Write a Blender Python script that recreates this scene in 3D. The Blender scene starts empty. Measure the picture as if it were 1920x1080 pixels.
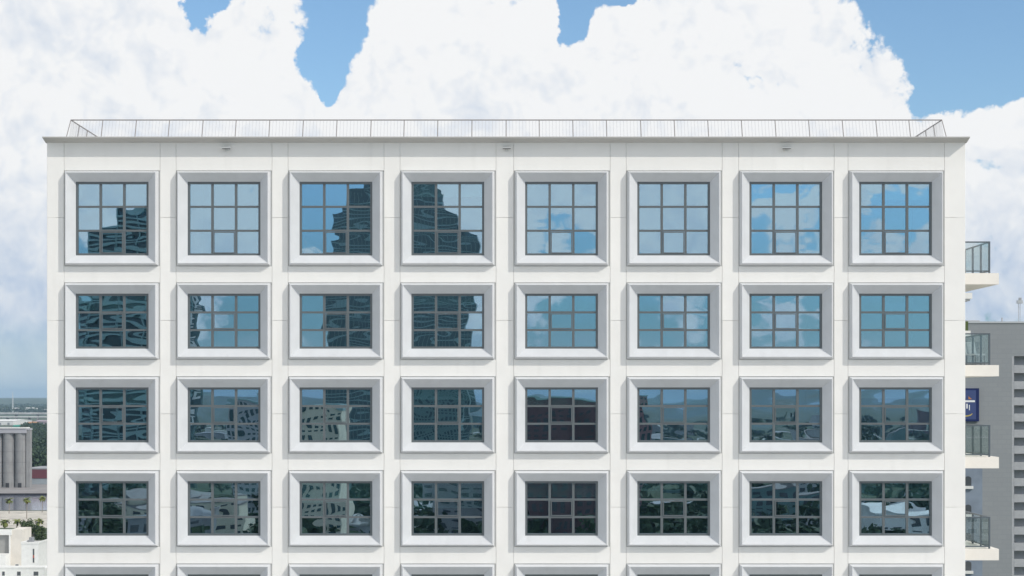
import bpy, math, random
from mathutils import Vector
R = random.Random(7)
sc = bpy.context.scene
col = sc.collection

# ------------------------------------------------------------------ measures
S = 0.0186          # metres per photo pixel on the facade plane (y = 0)
D = 60.0            # metres from the camera to the facade
H = 48.0            # eye height above the ground
VX, VY = 950.0, 745.0
FPX = D / S         # focal length in photo pixels

def X(px, y=0.0): return (px - VX) * S * (D + y) / D
def Z(py, y=0.0): return H + (VY - py) * S * (D + y) / D
def az_el(px, py):
    u, v = (px - VX) / FPX, (VY - py) / FPX
    return math.atan(u), math.atan(v / math.sqrt(1 + u * u))

# ------------------------------------------------------------------ camera
cam_d = bpy.data.cameras.new('camera')
cam = bpy.data.objects.new('camera', cam_d); col.objects.link(cam)
cam.location = (0, -D, H); cam.rotation_euler = (math.radians(90), 0, 0)
cam_d.sensor_width = 36.0; cam_d.lens = FPX / 1920 * 36.0
cam_d.shift_x = (960 - VX) / 1920; cam_d.shift_y = (VY - 540) / 1920
cam_d.clip_start = 0.5; cam_d.clip_end = 90000
sc.camera = cam

# ------------------------------------------------------------------ light
SUN_AZ = math.radians(125)      # clockwise from +y
SUN_EL = math.radians(39.3)
SUN_DIR = Vector((math.sin(SUN_AZ) * math.cos(SUN_EL), math.cos(SUN_AZ) * math.cos(SUN_EL), math.sin(SUN_EL)))
sun_d = bpy.data.lights.new('sun', 'SUN'); sun_d.energy = 2.1; sun_d.angle = math.radians(0.5)
sun_d.color = (1.0, 0.95, 0.87)
sun = bpy.data.objects.new('sun', sun_d); col.objects.link(sun)
sun.rotation_euler = (-SUN_DIR).to_track_quat('-Z', 'Y').to_euler()

sc.view_settings.view_transform = 'Standard'; sc.view_settings.look = 'None'
sc.view_settings.exposure = 0.2; sc.view_settings.gamma = 1.0
sc.view_settings.use_curve_mapping = False
sc.cycles.max_bounces = 8; sc.cycles.transparent_max_bounces = 12
sc.cycles.volume_bounces = 0

# ------------------------------------------------------------------ node helper
class NT:
    def __init__(s, tree): s.t = tree; s.n = tree.nodes; s.l = tree.links
    def new(s, typ, **kw):
        n = s.n.new(typ)
        for k, v in kw.items(): setattr(n, k, v)
        return n
    def put(s, sock, v):
        if isinstance(v, bpy.types.NodeSocket): s.l.new(v, sock)
        elif v is not None: sock.default_value = v
    def m(s, op, a, b=None, c=None, clamp=False):
        n = s.new('ShaderNodeMath', operation=op); n.use_clamp = clamp
        for i, v in enumerate((a, b, c)):
            if v is not None: s.put(n.inputs[i], v)
        return n.outputs[0]
    def vm(s, op, a, b=None, scale=None):
        n = s.new('ShaderNodeVectorMath', operation=op)
        s.put(n.inputs[0], a)
        if b is not None: s.put(n.inputs[1], b)
        if scale is not None: s.put(n.inputs['Scale'], scale)
        return n.outputs[0]
    def mix(s, f, a, b, blend='MIX'):
        n = s.new('ShaderNodeMix', data_type='RGBA', blend_type=blend)
        s.put(n.inputs[0], f)
        for sk, v in ((n.inputs[6], a), (n.inputs[7], b)):
            if isinstance(v, tuple) and len(v) == 3: v = (*v, 1)
            s.put(sk, v)
        return n.outputs[2]
    def noise(s, vec, scale, detail=4, rough=0.5, dist=0.0):
        n = s.new('ShaderNodeTexNoise')
        s.put(n.inputs['Vector'], vec)
        n.inputs['Scale'].default_value = scale; n.inputs['Detail'].default_value = detail
        n.inputs['Roughness'].default_value = rough; n.inputs['Distortion'].default_value = dist
        return n.outputs['Fac']
    def ss(s, v, a, b, lo=0.0, hi=1.0):
        n = s.new('ShaderNodeMapRange', interpolation_type='SMOOTHSTEP')
        s.put(n.inputs[0], v)
        for i, q in enumerate((a, b, lo, hi)): s.put(n.inputs[i + 1], q)
        return n.outputs[0]

# ------------------------------------------------------------------ world: clear sky and cumulus by direction
world = bpy.data.worlds.new('World'); sc.world = world; world.use_nodes = True
world.cycles.sampling_method = 'MANUAL'; world.cycles.sample_map_resolution = 512
w = NT(world.node_tree); w.n.clear()
out = w.new('ShaderNodeOutputWorld'); bg = w.new('ShaderNodeBackground')
bg.inputs['Strength'].default_value = 0.1
w.l.new(bg.outputs[0], out.inputs[0])
sky = w.new('ShaderNodeTexSky', sky_type='NISHITA'); sky.sun_disc = False
sky.sun_elevation = SUN_EL; sky.sun_rotation = SUN_AZ
sky.air_density = 1.0; sky.dust_density = 0.6; sky.ozone_density = 2.0
d = w.new('ShaderNodeTexCoord').outputs['Generated']
d = w.vm('NORMALIZE', d)
sep = w.new('ShaderNodeSeparateXYZ'); w.l.new(d, sep.inputs[0])
dx, dy, dz = sep.outputs
az = w.m('ARCTAN2', dx, dy); el = w.m('ARCSINE', dz)
jag = w.new('ShaderNodeTexNoise'); w.put(jag.inputs['Vector'], d); jag.inputs['Scale'].default_value = 34
jag.inputs['Detail'].default_value = 7; jag.inputs['Roughness'].default_value = 0.62
jr = w.new('ShaderNodeSeparateColor'); w.l.new(jag.outputs['Color'], jr.inputs[0])
azj = w.m('ADD', az, w.m('MULTIPLY', w.m('SUBTRACT', jr.outputs[0], 0.5), 0.026))
elj = w.m('ADD', el, w.m('MULTIPLY', w.m('SUBTRACT', jr.outputs[1], 0.5), 0.026))

SPX = 1.0 / FPX      # radians per photo pixel, near the middle
azb = w.m('ADD', w.m('ARCTAN2', dx, w.m('MULTIPLY', dy, -1.0)), w.m('MULTIPLY', w.m('SUBTRACT', jr.outputs[0], 0.5), 0.026))
def blob(px, py, rx, ry, rot=0.0, rear=False):
    a0, e0 = az_el(px, py)
    p = w.m('SUBTRACT', azb if rear else azj, a0); q = w.m('SUBTRACT', elj, e0)
    if rot:
        c, s_ = math.cos(math.radians(rot)), math.sin(math.radians(rot))
        p, q = (w.m('ADD', w.m('MULTIPLY', p, c), w.m('MULTIPLY', q, s_)),
                w.m('SUBTRACT', w.m('MULTIPLY', q, c), w.m('MULTIPLY', p, s_)))
    p = w.m('DIVIDE', p, rx * SPX); q = w.m('DIVIDE', q, ry * SPX)
    r2 = w.m('ADD', w.m('MULTIPLY', p, p), w.m('MULTIPLY', q, q))
    return w.m('EXPONENT', w.m('MULTIPLY', r2, -1.0))
def total(socks):
    t = socks[0]
    for s_ in socks[1:]: t = w.m('ADD', t, s_)
    return t
gaps = total([
    blob(372, 32, 27, 29), blob(405, 8, 20, 24),
    blob(640, -10, 64, 66), blob(645, 60, 48, 58), blob(600, 130, 36, 42, 20), blob(612, 176, 17, 32), 
    blob(1082, -5, 38, 45), blob(1070, 50, 25, 46), blob(1172, -8, 36, 14),
    blob(1730, -20, 150, 90), blob(1850, 0, 150, 130), blob(1770, 110, 75, 82), blob(1750, 185, 34, 32), blob(1860, 120, 85, 60),
])
fill = total([blob(1620, 70, 45, 45), blob(1680, 130, 45, 45), blob(1860, 215, 90, 45), blob(1930, 210, 60, 55), blob(1720, 215, 40, 35),
              blob(1790, 232, 50, 30)])
# the sky over the city in front of the facade (the part the windows mirror)
rear_cloud = total([blob(*q, rear=True) for q in ((190, 345, 90, 60), (395, 355, 48, 95), (1040, 345, 120, 36), (1255, 360, 70, 60), (1300, 430, 55, 40), (1480, 425, 85, 55),
    (1690, 468, 100, 28), (1640, 432, 36, 30), (385, 590, 55, 70), (1270, 590, 75, 55), (1480, 600, 80, 36), (1690, 645, 100, 26), (870, 385, 60, 60), (870, 560, 70, 30))])
rear_gap = total([blob(*q, rear=True) for q in ((465, 400, 45, 95), (590, 400, 52, 120), (590, 600, 60, 80), (1050, 435, 120, 52), (1050, 600, 95, 75), (1700, 395, 85, 32),
    (1480, 345, 110, 22), (1690, 585, 95, 38), (465, 625, 50, 60), (880, 620, 70, 40), (1400, 560, 40, 60))])
# puffs: noise with rounded cells for cauliflower edges
warp = w.new('ShaderNodeTexNoise'); w.put(warp.inputs['Vector'], d); warp.inputs['Scale'].default_value = 22; warp.inputs['Detail'].default_value = 5
wv = w.vm('SCALE', w.vm('SUBTRACT', warp.outputs['Color'], (0.5, 0.5, 0.5)), scale=0.035)
dw = w.vm('ADD', d, wv)
def puff(vec):
    t = None
    for scl, amp in ((34, 0.45), (78, 0.33), (180, 0.22)):
        v = w.new('ShaderNodeTexVoronoi', feature='F1'); w.put(v.inputs['Vector'], vec)
        v.inputs['Scale'].default_value = scl
        q = w.m('MULTIPLY', w.m('SUBTRACT', 0.62, v.outputs['Distance']), amp * 2)
        t = q if t is None else w.m('ADD', t, q)
    return t
pf = puff(dw)
pf2 = puff(w.vm('ADD', dw, (0.007, -0.004, 0.008)))
n1 = w.noise(d, 16, 9, 0.62, 0.3)
n2 = w.noise(w.vm('ADD', d, (0.012, -0.008, 0.014)), 16, 9, 0.62, 0.3)
nbig = w.noise(d, 6.5, 5, 0.55)
# inside the part of the sky in view the cover is nearly closed; elsewhere broken cumulus, thickened overhead to add fill light
view = blob(950, 300, 1500, 620)
open_sky = w.m('MULTIPLY', w.ss(w.m('SUBTRACT', nbig, w.ss(el, 0.10, 0.6, 0.035, -0.06)), 0.38, 0.56, -0.6, 1.0), w.m('SUBTRACT', 1.0, view))
F = w.m('ADD', 0.98, w.m('MULTIPLY', w.m('SUBTRACT', n1, 0.5), 1.9))
F = w.m('ADD', F, w.m('MULTIPLY', w.m('SUBTRACT', pf, 0.25), 0.75))
F = w.m('ADD', F, w.m('MULTIPLY', w.m('SUBTRACT', fill, 0.0), 0.35))
F = w.m('SUBTRACT', F, w.m('MULTIPLY', gaps, 1.95))
F = w.m('SUBTRACT', F, w.m('MULTIPLY', w.m('SUBTRACT', 1.0, view), 0.90))
F = w.m('ADD', F, open_sky)
F = w.m('ADD', F, w.m('MULTIPLY', w.m('SUBTRACT', rear_cloud, rear_gap), 0.9))
nfine = w.noise(d, 95, 8, 0.68)
F = w.m('ADD', F, w.m('MULTIPLY', w.m('SUBTRACT', nfine, 0.5), 0.95))
cover = w.ss(F, -0.06, 0.34)
lowfade = w.ss(el, 0.012, 0.10)
emb = w.m('ADD', w.m('MULTIPLY', w.m('SUBTRACT', n1, n2), 2.0), w.m('MULTIPLY', w.m('SUBTRACT', pf, pf2), 0.75))
nmid = w.noise(d, 7.5, 5, 0.55)
lit = w.m('ADD', 0.93, w.m('MULTIPLY', emb, 0.55))
lit = w.m('ADD', lit, w.m('MULTIPLY', w.m('SUBTRACT', nmid, 0.5), 0.7))
# cloud bases near the horizon are greyer
grey = total([blob(-60, 560, 420, 190), blob(1960, 520, 300, 130)])
lit = w.m('ADD', w.m('ADD', lit, w.ss(el, 0.03, 0.135, -0.18, 0.10)), w.m('MULTIPLY', grey, -0.6))
lit = w.m('MINIMUM', w.m('MAXIMUM', lit, 0.0), 1.0)
CLOUD_W = (8.15, 8.2, 8.25); CLOUD_G = (4.3, 5.2, 6.6)
cloud = w.mix(lit, CLOUD_G, CLOUD_W)
tint = w.mix(w.ss(el, 0.03, 0.16), (0.44, 0.68, 0.88), (0.98, 1.15, 1.24))
clear = w.mix(1.0, sky.outputs[0], tint, 'MULTIPLY')
HORIZON = (5.9, 6.7, 7.3)
clear = w.mix(w.ss(el, 0.0, 0.05, 0.85, 0.0), clear, HORIZON)
full = w.mix(w.m('MULTIPLY', cover, w.ss(el, 0.01, 0.05, 0.25, 1.0)), clear, cloud)
w.l.new(full, bg.inputs['Color'])

# ------------------------------------------------------------------ materials
def mat(name, base, rough=0.8, var=0.0, vscale=1.0, spec=0.3, metal=0.0, bump=0.0, bscale=20, stain=None):
    m = bpy.data.materials.new(name); m.use_nodes = True
    t = NT(m.node_tree); p = t.n['Principled BSDF']
    p.inputs['Roughness'].default_value = rough; p.inputs['Specular IOR Level'].default_value = spec
    p.inputs['Metallic'].default_value = metal
    tc = t.new('ShaderNodeTexCoord')
    geo = t.new('ShaderNodeNewGeometry')
    c = (*base, 1)
    if var:
        f = t.noise(geo.outputs['Position'], vscale, 6, 0.6)
        lo = tuple(max(0, b * (1 - var)) for b in base); hi = tuple(min(1, b * (1 + var)) for b in base)
        c = t.mix(t.ss(f, 0.3, 0.7), lo, hi)
    if stain:
        sv = t.vm('MULTIPLY', geo.outputs['Position'], stain[1])
        f = t.noise(sv, 1.0, 5, 0.6)
        c = t.mix(t.ss(f, 0.52, 0.78, 0.0, stain[2]), c, stain[0])
    t.put(p.inputs['Base Color'], c)
    if bump:
        b = t.new('ShaderNodeBump'); b.inputs['Strength'].default_value = 0.6; b.inputs['Distance'].default_value = bump
        t.l.new(t.noise(geo.outputs['Position'], bscale, 3), b.inputs['Height']); t.l.new(b.outputs[0], p.inputs['Normal'])
    return m

M = {}
def piece_mat(name, base, rough, piece=0.03, **kw):
    """wall colour with a slightly different tone for every panel"""
    m = mat(name, base, rough, **kw)
    t = NT(m.node_tree); p = t.n['Principled BSDF']
    src = p.inputs['Base Color'].links[0].from_socket
    oi = t.new('ShaderNodeObjectInfo')
    k = t.m('ADD', 1 - piece, t.m('MULTIPLY', oi.outputs['Random'], piece))
    comb = t.new('ShaderNodeCombineXYZ')
    for i in range(3): t.l.new(k, comb.inputs[i])
    t.l.new(t.mix(1.0, src, comb.outputs[0], 'MULTIPLY'), p.inputs['Base Color'])
    return m
M['wall'] = piece_mat('white_wall_coating', (0.885, 0.872, 0.845), 0.9, 0.035, var=0.02, vscale=0.9, bump=0.004, bscale=9,
                      stain=((0.66, 0.65, 0.62), (2.2, 2.2, 0.18), 0.22))
M['joint'] = mat('joint_sealant', (0.68, 0.68, 0.66), 0.9)
M['frame'] = mat('cool_white_surround', (0.635, 0.65, 0.67), 0.6, var=0.03, vscale=2.0, stain=((0.48, 0.49, 0.5), (3, 3, 0.5), 0.25))
M['cornice'] = mat('cornice_coating', (0.50, 0.495, 0.48), 0.8, var=0.04, vscale=0.6)
M['roof'] = mat('roof_membrane', (0.45, 0.45, 0.44), 0.9, var=0.1)
M['sash'] = mat('slate_grey_aluminium', (0.12, 0.14, 0.15), 0.4, spec=0.5)
M['rail'] = mat('bronze_grey_rail', (0.28, 0.26, 0.26), 0.5, spec=0.5)
M['white'] = mat('white_paint', (0.78, 0.78, 0.76), 0.6, var=0.05)
M['dark'] = mat('dark_metal', (0.05, 0.05, 0.055), 0.5)
M['slab'] = mat('cream_slab_paint', (0.84, 0.80, 0.74), 0.85, var=0.03)
M['balrail'] = mat('grey_rail', (0.09, 0.115, 0.135), 0.45, spec=0.5)
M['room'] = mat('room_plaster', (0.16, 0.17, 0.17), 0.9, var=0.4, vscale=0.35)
M['blind'] = mat('roller_blind_fabric', (0.80, 0.82, 0.79), 0.9, var=0.08, vscale=3)

def glass_mat(name, refl, trans, fac, wave=0.0030):
    m = bpy.data.materials.new(name); m.use_nodes = True
    t = NT(m.node_tree); t.n.clear()
    o = t.new('ShaderNodeOutputMaterial'); mx = t.new('ShaderNodeMixShader')
    g = t.new('ShaderNodeBsdfGlossy'); tr = t.new('ShaderNodeBsdfTransparent')
    g.inputs['Roughness'].default_value = 0.0; g.inputs['Color'].default_value = (*refl, 1)
    tr.inputs['Color'].default_value = (*trans, 1)
    mx.inputs[0].default_value = fac
    tc = t.new('ShaderNodeTexCoord'); oi = t.new('ShaderNodeObjectInfo')
    rnd = t.vm('SCALE', oi.outputs['Location'], scale=3.71)
    v = t.vm('ADD', t.vm('MULTIPLY', tc.outputs['Object'], (0.5, 1.0, 1.15)), rnd)
    if wave:
        b = t.new('ShaderNodeBump'); b.inputs['Strength'].default_value = 1.0; b.inputs['Distance'].default_value = wave
        t.l.new(t.noise(v, 1.0, 1.2, 0.4, 0.3), b.inputs['Height']); t.l.new(b.outputs[0], g.inputs['Normal'])
    t.l.new(tr.outputs[0], mx.inputs[1]); t.l.new(g.outputs[0], mx.inputs[2]); t.l.new(mx.outputs[0], o.inputs[0])
    return m
M['glass'] = glass_mat('coated_window_glass', (0.53, 0.71, 0.86), (0.74, 0.95, 0.91), 0.62)
M['balglass'] = glass_mat('balcony_glass', (0.85, 0.87, 0.9), (0.85, 0.89, 0.89), 0.10, 0)

# ------------------------------------------------------------------ mesh helpers
class MB:
    def __init__(s): s.v = []; s.f = []
    def quad(s, a, b, c, d_):
        i = len(s.v); s.v += [tuple(a), tuple(b), tuple(c), tuple(d_)]; s.f.append((i, i + 1, i + 2, i + 3)); return s
    def box(s, x0, x1, y0, y1, z0, z1):
        i = len(s.v)
        s.v += [(x0, y0, z0), (x1, y0, z0), (x1, y1, z0), (x0, y1, z0), (x0, y0, z1), (x1, y0, z1), (x1, y1, z1), (x0, y1, z1)]
        s.f += [tuple(i + k for k in q) for q in ((0, 3, 2, 1), (4, 5, 6, 7), (0, 1, 5, 4), (1, 2, 6, 5), (2, 3, 7, 6), (3, 0, 4, 7))]
        return s
    def bar(s, a, b, r, n=6, r2=None):
        a, b = Vector(a), Vector(b); r2 = r if r2 is None else r2
        q = (b - a).to_track_quat('Z', 'Y'); i = len(s.v)
        for p, rr in ((a, r), (b, r2)):
            for k in range(n):
                t = 2 * math.pi * k / n
                s.v.append(tuple(p + q @ Vector((rr * math.cos(t), rr * math.sin(t), 0))))
        for k in range(n): s.f.append((i + k, i + (k + 1) % n, i + n + (k + 1) % n, i + n + k))
        s.f.append(tuple(i + k for k in reversed(range(n)))); s.f.append(tuple(i + n + k for k in range(n)))
        return s
    def prism(s, pts, axis, a, b):
        """extrude polygon pts (two other axes, in order) along axis from a to b"""
        i = len(s.v); n = len(pts)
        for t in (a, b):
            for p in pts:
                s.v.append((t, p[0], p[1]) if axis == 'x' else (p[0], t, p[1]) if axis == 'y' else (p[0], p[1], t))
        for k in range(n): s.f.append((i + k, i + (k + 1) % n, i + n + (k + 1) % n, i + n + k))
        s.f.append(tuple(i + k for k in reversed(range(n)))); s.f.append(tuple(i + n + k for k in range(n)))
        return s
    def mesh(s, name, m):
        me = bpy.data.meshes.new(name); me.from_pydata(s.v, [], s.f); me.update()
        import bmesh
        b = bmesh.new(); b.from_mesh(me); bmesh.ops.recalc_face_normals(b, faces=b.faces); b.to_mesh(me); b.free()
        if m: me.materials.append(m)
        return me
    def build(s, name, m, parent=None, loc=(0, 0, 0)):
        o = bpy.data.objects.new(name, s.mesh(name, m)); col.objects.link(o); o.location = loc
        if parent: o.parent = parent
        return o
def link(name, me, parent=None, loc=(0, 0, 0), rot=(0, 0, 0)):
    o = bpy.data.objects.new(name, me); col.objects.link(o); o.location = loc; o.rotation_euler = rot
    if parent: o.parent = parent
    return o
def tag(o, label, cat, group=None):
    o['label'] = label; o['category'] = cat
    if group: o['group'] = group
    return o
def thing(name, label, cat, loc=(0, 0, 0), group=None, rz=0):
    o = bpy.data.objects.new(name, None); col.objects.link(o); o.location = loc; o.rotation_euler.z = rz
    return tag(o, label, cat, group)
def struct(o): o['kind'] = 'structure'; return o

# ================================================================== GROUND
def ground_mat():
    m = bpy.data.materials.new('ground_mix'); m.use_nodes = True
    t = NT(m.node_tree); p = t.n['Principled BSDF']; p.inputs['Roughness'].default_value = 0.95
    pos = t.new('ShaderNodeNewGeometry').outputs['Position']
    a = t.noise(pos, 0.004, 8, 0.65); b = t.noise(pos, 0.03, 5, 0.6); c2 = t.noise(pos, 0.0011, 4, 0.6)
    green = t.mix(b, (0.03, 0.05, 0.025), (0.07, 0.10, 0.05)); grey = t.mix(b, (0.12, 0.12, 0.125), (0.34, 0.33, 0.31))
    c = t.mix(t.ss(a, 0.54, 0.64), green, grey)
    c = t.mix(t.ss(c2, 0.45, 0.6, 0.0, 0.85), c, green)
    t.l.new(c, p.inputs['Base Color']); return m
M['ground'] = ground_mat()
g = MB(); RG = 42000
g.box(-RG, RG, -RG, RG, -0.5, 0.0)
struct(g.build('ground', M['ground']))

# ================================================================== MAIN BUILDING
COLS = [(122, 297), (332, 507), (542, 717), (752, 927), (965, 1141), (1176, 1351), (1387, 1561), (1592, 1768)]
ROWS = [(321, 498), (531, 673), (707, 849), (883, 1024), (1058, 1200)]
XL, XR = X(88), X(1810)
bld = thing('apartment_building', 'white panelled building filling the photo, with deep window surrounds and a roof railing', 'building')
G = 0.0045           # half joint
vj = []             # panel column edges
for a, b in COLS: vj.append((X(a - 2), X(b + 3)))
ZT = Z(267)
hj = [Z(p) for p in (408, 601, 776, 951, 1126)]
ZB = Z(1230)
def panel(x0, x1, z0, z1):
    b = MB(); e = 0.006
    x0 += G; x1 -= G; z0 += G; z1 -= G; y0, y1 = 0.0, 0.05
    # face with eased edges
    i = len(b.v)
    b.v += [(x0, y1, z0), (x1, y1, z0), (x1, y1, z1), (x0, y1, z1), (x0, y0 + e, z0), (x1, y0 + e, z0), (x1, y0 + e, z1), (x0, y0 + e, z1),
            (x0 + e, y0, z0 + e), (x1 - e, y0, z0 + e), (x1 - e, y0, z1 - e), (x0 + e, y0, z1 - e)]
    b.f += [(0, 1, 2, 3), (8, 9, 10, 11)]
    for k in range(4):
        j = (k + 1) % 4
        b.f += [(k, j, 4 + j, 4 + k), (4 + k, 4 + j, 8 + j, 8 + k)]
    b.build('wall_panel', M['wall'], bld)
piers = [(XL, vj[0][0])] + [(vj[i][1], vj[i + 1][0]) for i in range(7)] + [(vj[7][1], XR)]
zs = [ZT] + hj + [ZB]
for x0, x1 in piers:
    for k in range(len(zs) - 1): panel(x0, x1, zs[k + 1], zs[k])
sp = [(ZT, Z(320))] + [(Z(ROWS[i][1] + 1), Z(ROWS[i + 1][0] - 1)) for i in range(4)] + [(Z(1201), ZB)]
for x0, x1 in vj:
    for z1, z0 in sp: panel(x0, x1, z0, z1)
# backing wall with openings behind the panels (seen in the joints)
IN = 0.34
bk = MB(); op = [(X(a) + IN, X(b) - IN) for a, b in COLS]; oz = [(Z(b) + IN, Z(a) - IN) for a, b in ROWS]
xe = [XL + 0.01] + [v for q in op for v in q] + [XR - 0.01]
for k in range(0, len(xe), 2): bk.box(xe[k], xe[k + 1], 0.045, 0.30, ZB, ZT - 0.01)
ze = [ZT - 0.01] + [v for q in oz for v in (q[1], q[0])] + [ZB]
for x0, x1 in op:
    for k in range(0, len(ze), 2): bk.box(x0 - .001, x1 + .001, 0.048, 0.297, ze[k + 1], ze[k])
bk.build('backing_wall', M['joint'], bld)
DEP = 22.0
MB().box(XL, XL + 0.3, 0.012, DEP, 0, ZT - 0.02).build('side_wall', M['wall'], bld)
MB().box(XR - 0.3, XR, 0.012, DEP, 0, ZT - 0.02).build('side_wall', M['wall'], bld)
MB().box(XL + 0.3, XR - 0.3, DEP - 0.3, DEP, 0, ZT - 0.02).build('rear_wall', M['wall'], bld)
MB().box(XL + 0.3, XR - 0.3, 0.0, 0.3, 0, ZB).build('lower_wall', M['wall'], bld)
MB().box(XL + 0.3, XR - 0.3, 0.31, DEP - 0.31, ZT - 0.4, ZT - 0.03).build('roof_deck', M['roof'], bld)
# rooms behind the glass
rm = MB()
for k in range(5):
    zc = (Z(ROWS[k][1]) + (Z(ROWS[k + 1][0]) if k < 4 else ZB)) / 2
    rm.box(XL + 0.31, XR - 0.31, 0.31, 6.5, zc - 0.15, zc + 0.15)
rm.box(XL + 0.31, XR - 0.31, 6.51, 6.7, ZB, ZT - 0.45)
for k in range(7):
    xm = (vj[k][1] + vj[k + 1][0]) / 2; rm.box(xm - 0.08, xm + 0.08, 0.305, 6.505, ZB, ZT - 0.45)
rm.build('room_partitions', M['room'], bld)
# cornice: lip, sloped soffit, cap
CP = 0.43
zf = Z(256, -CP)
prof = [(0.3, ZT - 0.012), (-0.002, ZT - 0.012), (-CP, zf - 0.035), (-CP, zf), (0.55, zf + 0.02), (0.55, ZT - 0.02)]
MB().prism(prof, 'x', XL - 0.05, XR + 0.05).build('cornice', M['cornice'], bld)
for x0, x1 in ((XL - 0.05, XL + 0.5), (XR - 0.5, XR + 0.05)):
    MB().box(x0, x1, 0.552, DEP, ZT - 0.02, zf + 0.018).build('parapet', M['cornice'], bld)
# roof railing
rail = bpy.data.objects.new('roof_railing', None); col.objects.link(rail); rail.parent = bld
yb_, yt_ = 0.75, 1.10
zb_, zt_ = zf - 0.02, Z(225, 1.10)
def rpt(x, t): return (x, yb_ + (yt_ - yb_) * t, zb_ + (zt_ - zb_) * t)
xs = [X(p, yt_) for p in (133, 193, 256, 318, 381, 443, 506, 569, 632, 696, 758, 821, 885, 949, 1011, 1074, 1137, 1201, 1264, 1327, 1390, 1453, 1516, 1579, 1642, 1704, 1766)]
tp = MB(); tp.bar(rpt(xs[0], 1), rpt(xs[-1], 1), 0.022)
for x, sgn in ((xs[0], -1), (xs[-1], 1)): tp.bar((x, yt_, zt_), (x, DEP - 1, zt_), 0.022)
tp.build('top_rail', M['rail'], rail)
bal = MB()
for i, x in enumerate(xs):
    xb = x + (-0.12 if i == 0 else 0.12 if i == len(xs) - 1 else 0)
    MB().bar((xb, yb_, zb_), (x, yt_, zt_), 0.017).build('post', M['rail'], rail)
    if i < len(xs) - 1:
        n = 10
        for k in range(1, n): 
            xx = x + (xs[i + 1] - x) * k / n
            bal.bar(rpt(xx, 0), rpt(xx, 1), 0.0045, 4)
for x, sg in ((xs[0], -1), (xs[-1], 1)):
    y = yt_ + 0.12
    k = 0
    while y < DEP - 1:
        k += 1
        if k % 10 == 0: MB().bar((x + sg * 0.12, y, zb_), (x, y, zt_), 0.017).build('post', M['rail'], rail)
        else: bal.bar((x + sg * 0.12, y, zb_), (x, y, zt_), 0.0045, 4)
        y += 0.12
M['baluster'] = mat('galvanised_baluster', (0.5, 0.5, 0.52), 0.5)
o = bal.build('baluster', M['baluster'], rail); o['kind'] = 'stuff'
# windows
PR = 0.21; RU = 0.065; GY = 0.06
def surround(wd, ht):
    b = MB()
    def ring(ins, y): return [(ins, y, ins), (wd - ins, y, ins), (wd - ins, y, ht - ins), (ins, y, ht - ins)]
    rings = [ring(-0.0, 0.12), ring(0.0, -0.015), ring(RU - 0.012, -PR + 0.012), ring(RU, -PR), ring(RU + 0.014, -PR + 0.004), ring(0.36, GY), ring(0.36, GY + 0.16), ring(0.30, 0.12)]
    for r in rings: b.v += r
    n = len(rings)
    for k in range(n):
        for j in range(4):
            a0, a1 = k * 4 + j, k * 4 + (j + 1) % 4
            c0, c1 = ((k + 1) % n) * 4 + j, ((k + 1) % n) * 4 + (j + 1) % 4
            b.f.append((a0, a1, c1, c0))
    return b
def grid(wd, ht):
    FW, MW = 0.075, 0.085
    x0, x1, z0, z1 = 0.36, wd - 0.36, 0.36, ht - 0.36
    pw = (x1 - x0 - 2 * FW - 2 * MW) / 3; ph = (z1 - z0 - 2 * FW - 2 * MW) / 3
    return x0, x1, z0, z1, FW, MW, pw, ph
def sash(wd, ht):
    x0, x1, z0, z1, FW, MW, pw, ph = grid(wd, ht); b = MB(); ya, yb = GY + 0.02, GY + 0.13
    b.box(x0, x1, ya, yb, z0, z0 + FW).box(x0, x1, ya, yb, z1 - FW, z1)
    b.box(x0, x0 + FW, ya, yb, z0 + FW, z1 - FW).box(x1 - FW, x1, ya, yb, z0 + FW, z1 - FW)
    for k in (1, 2):
        xx = x0 + FW + k * pw + (k - 1) * MW; b.box(xx, xx + MW, ya + .012, yb, z0 + FW, z1 - FW)
        zz = z0 + FW + k * ph + (k - 1) * MW
        for q in range(3):
            xa = x0 + FW + q * (pw + MW); b.box(xa, xa + pw, ya + .012, yb, zz + .008, zz + MW - .008)
    return b
cache = {}
nopane = MB()
BLINDS = {(2, 0): .3, (3, 0): .12, (2, 3): .22, (3, 3): .5, (3, 4): .3, (1, 0): .3, (1, 3): .2, (3, 1): .25, (2, 1): .15, (0, 3): .2, (2, 5): .3, (0, 6): .34, (0, 7): .24, (2, 4): .36, (3, 2): .40, (1, 4): .30, (3, 5): .18, (2, 7): .2, (3, 7): .3}
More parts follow.
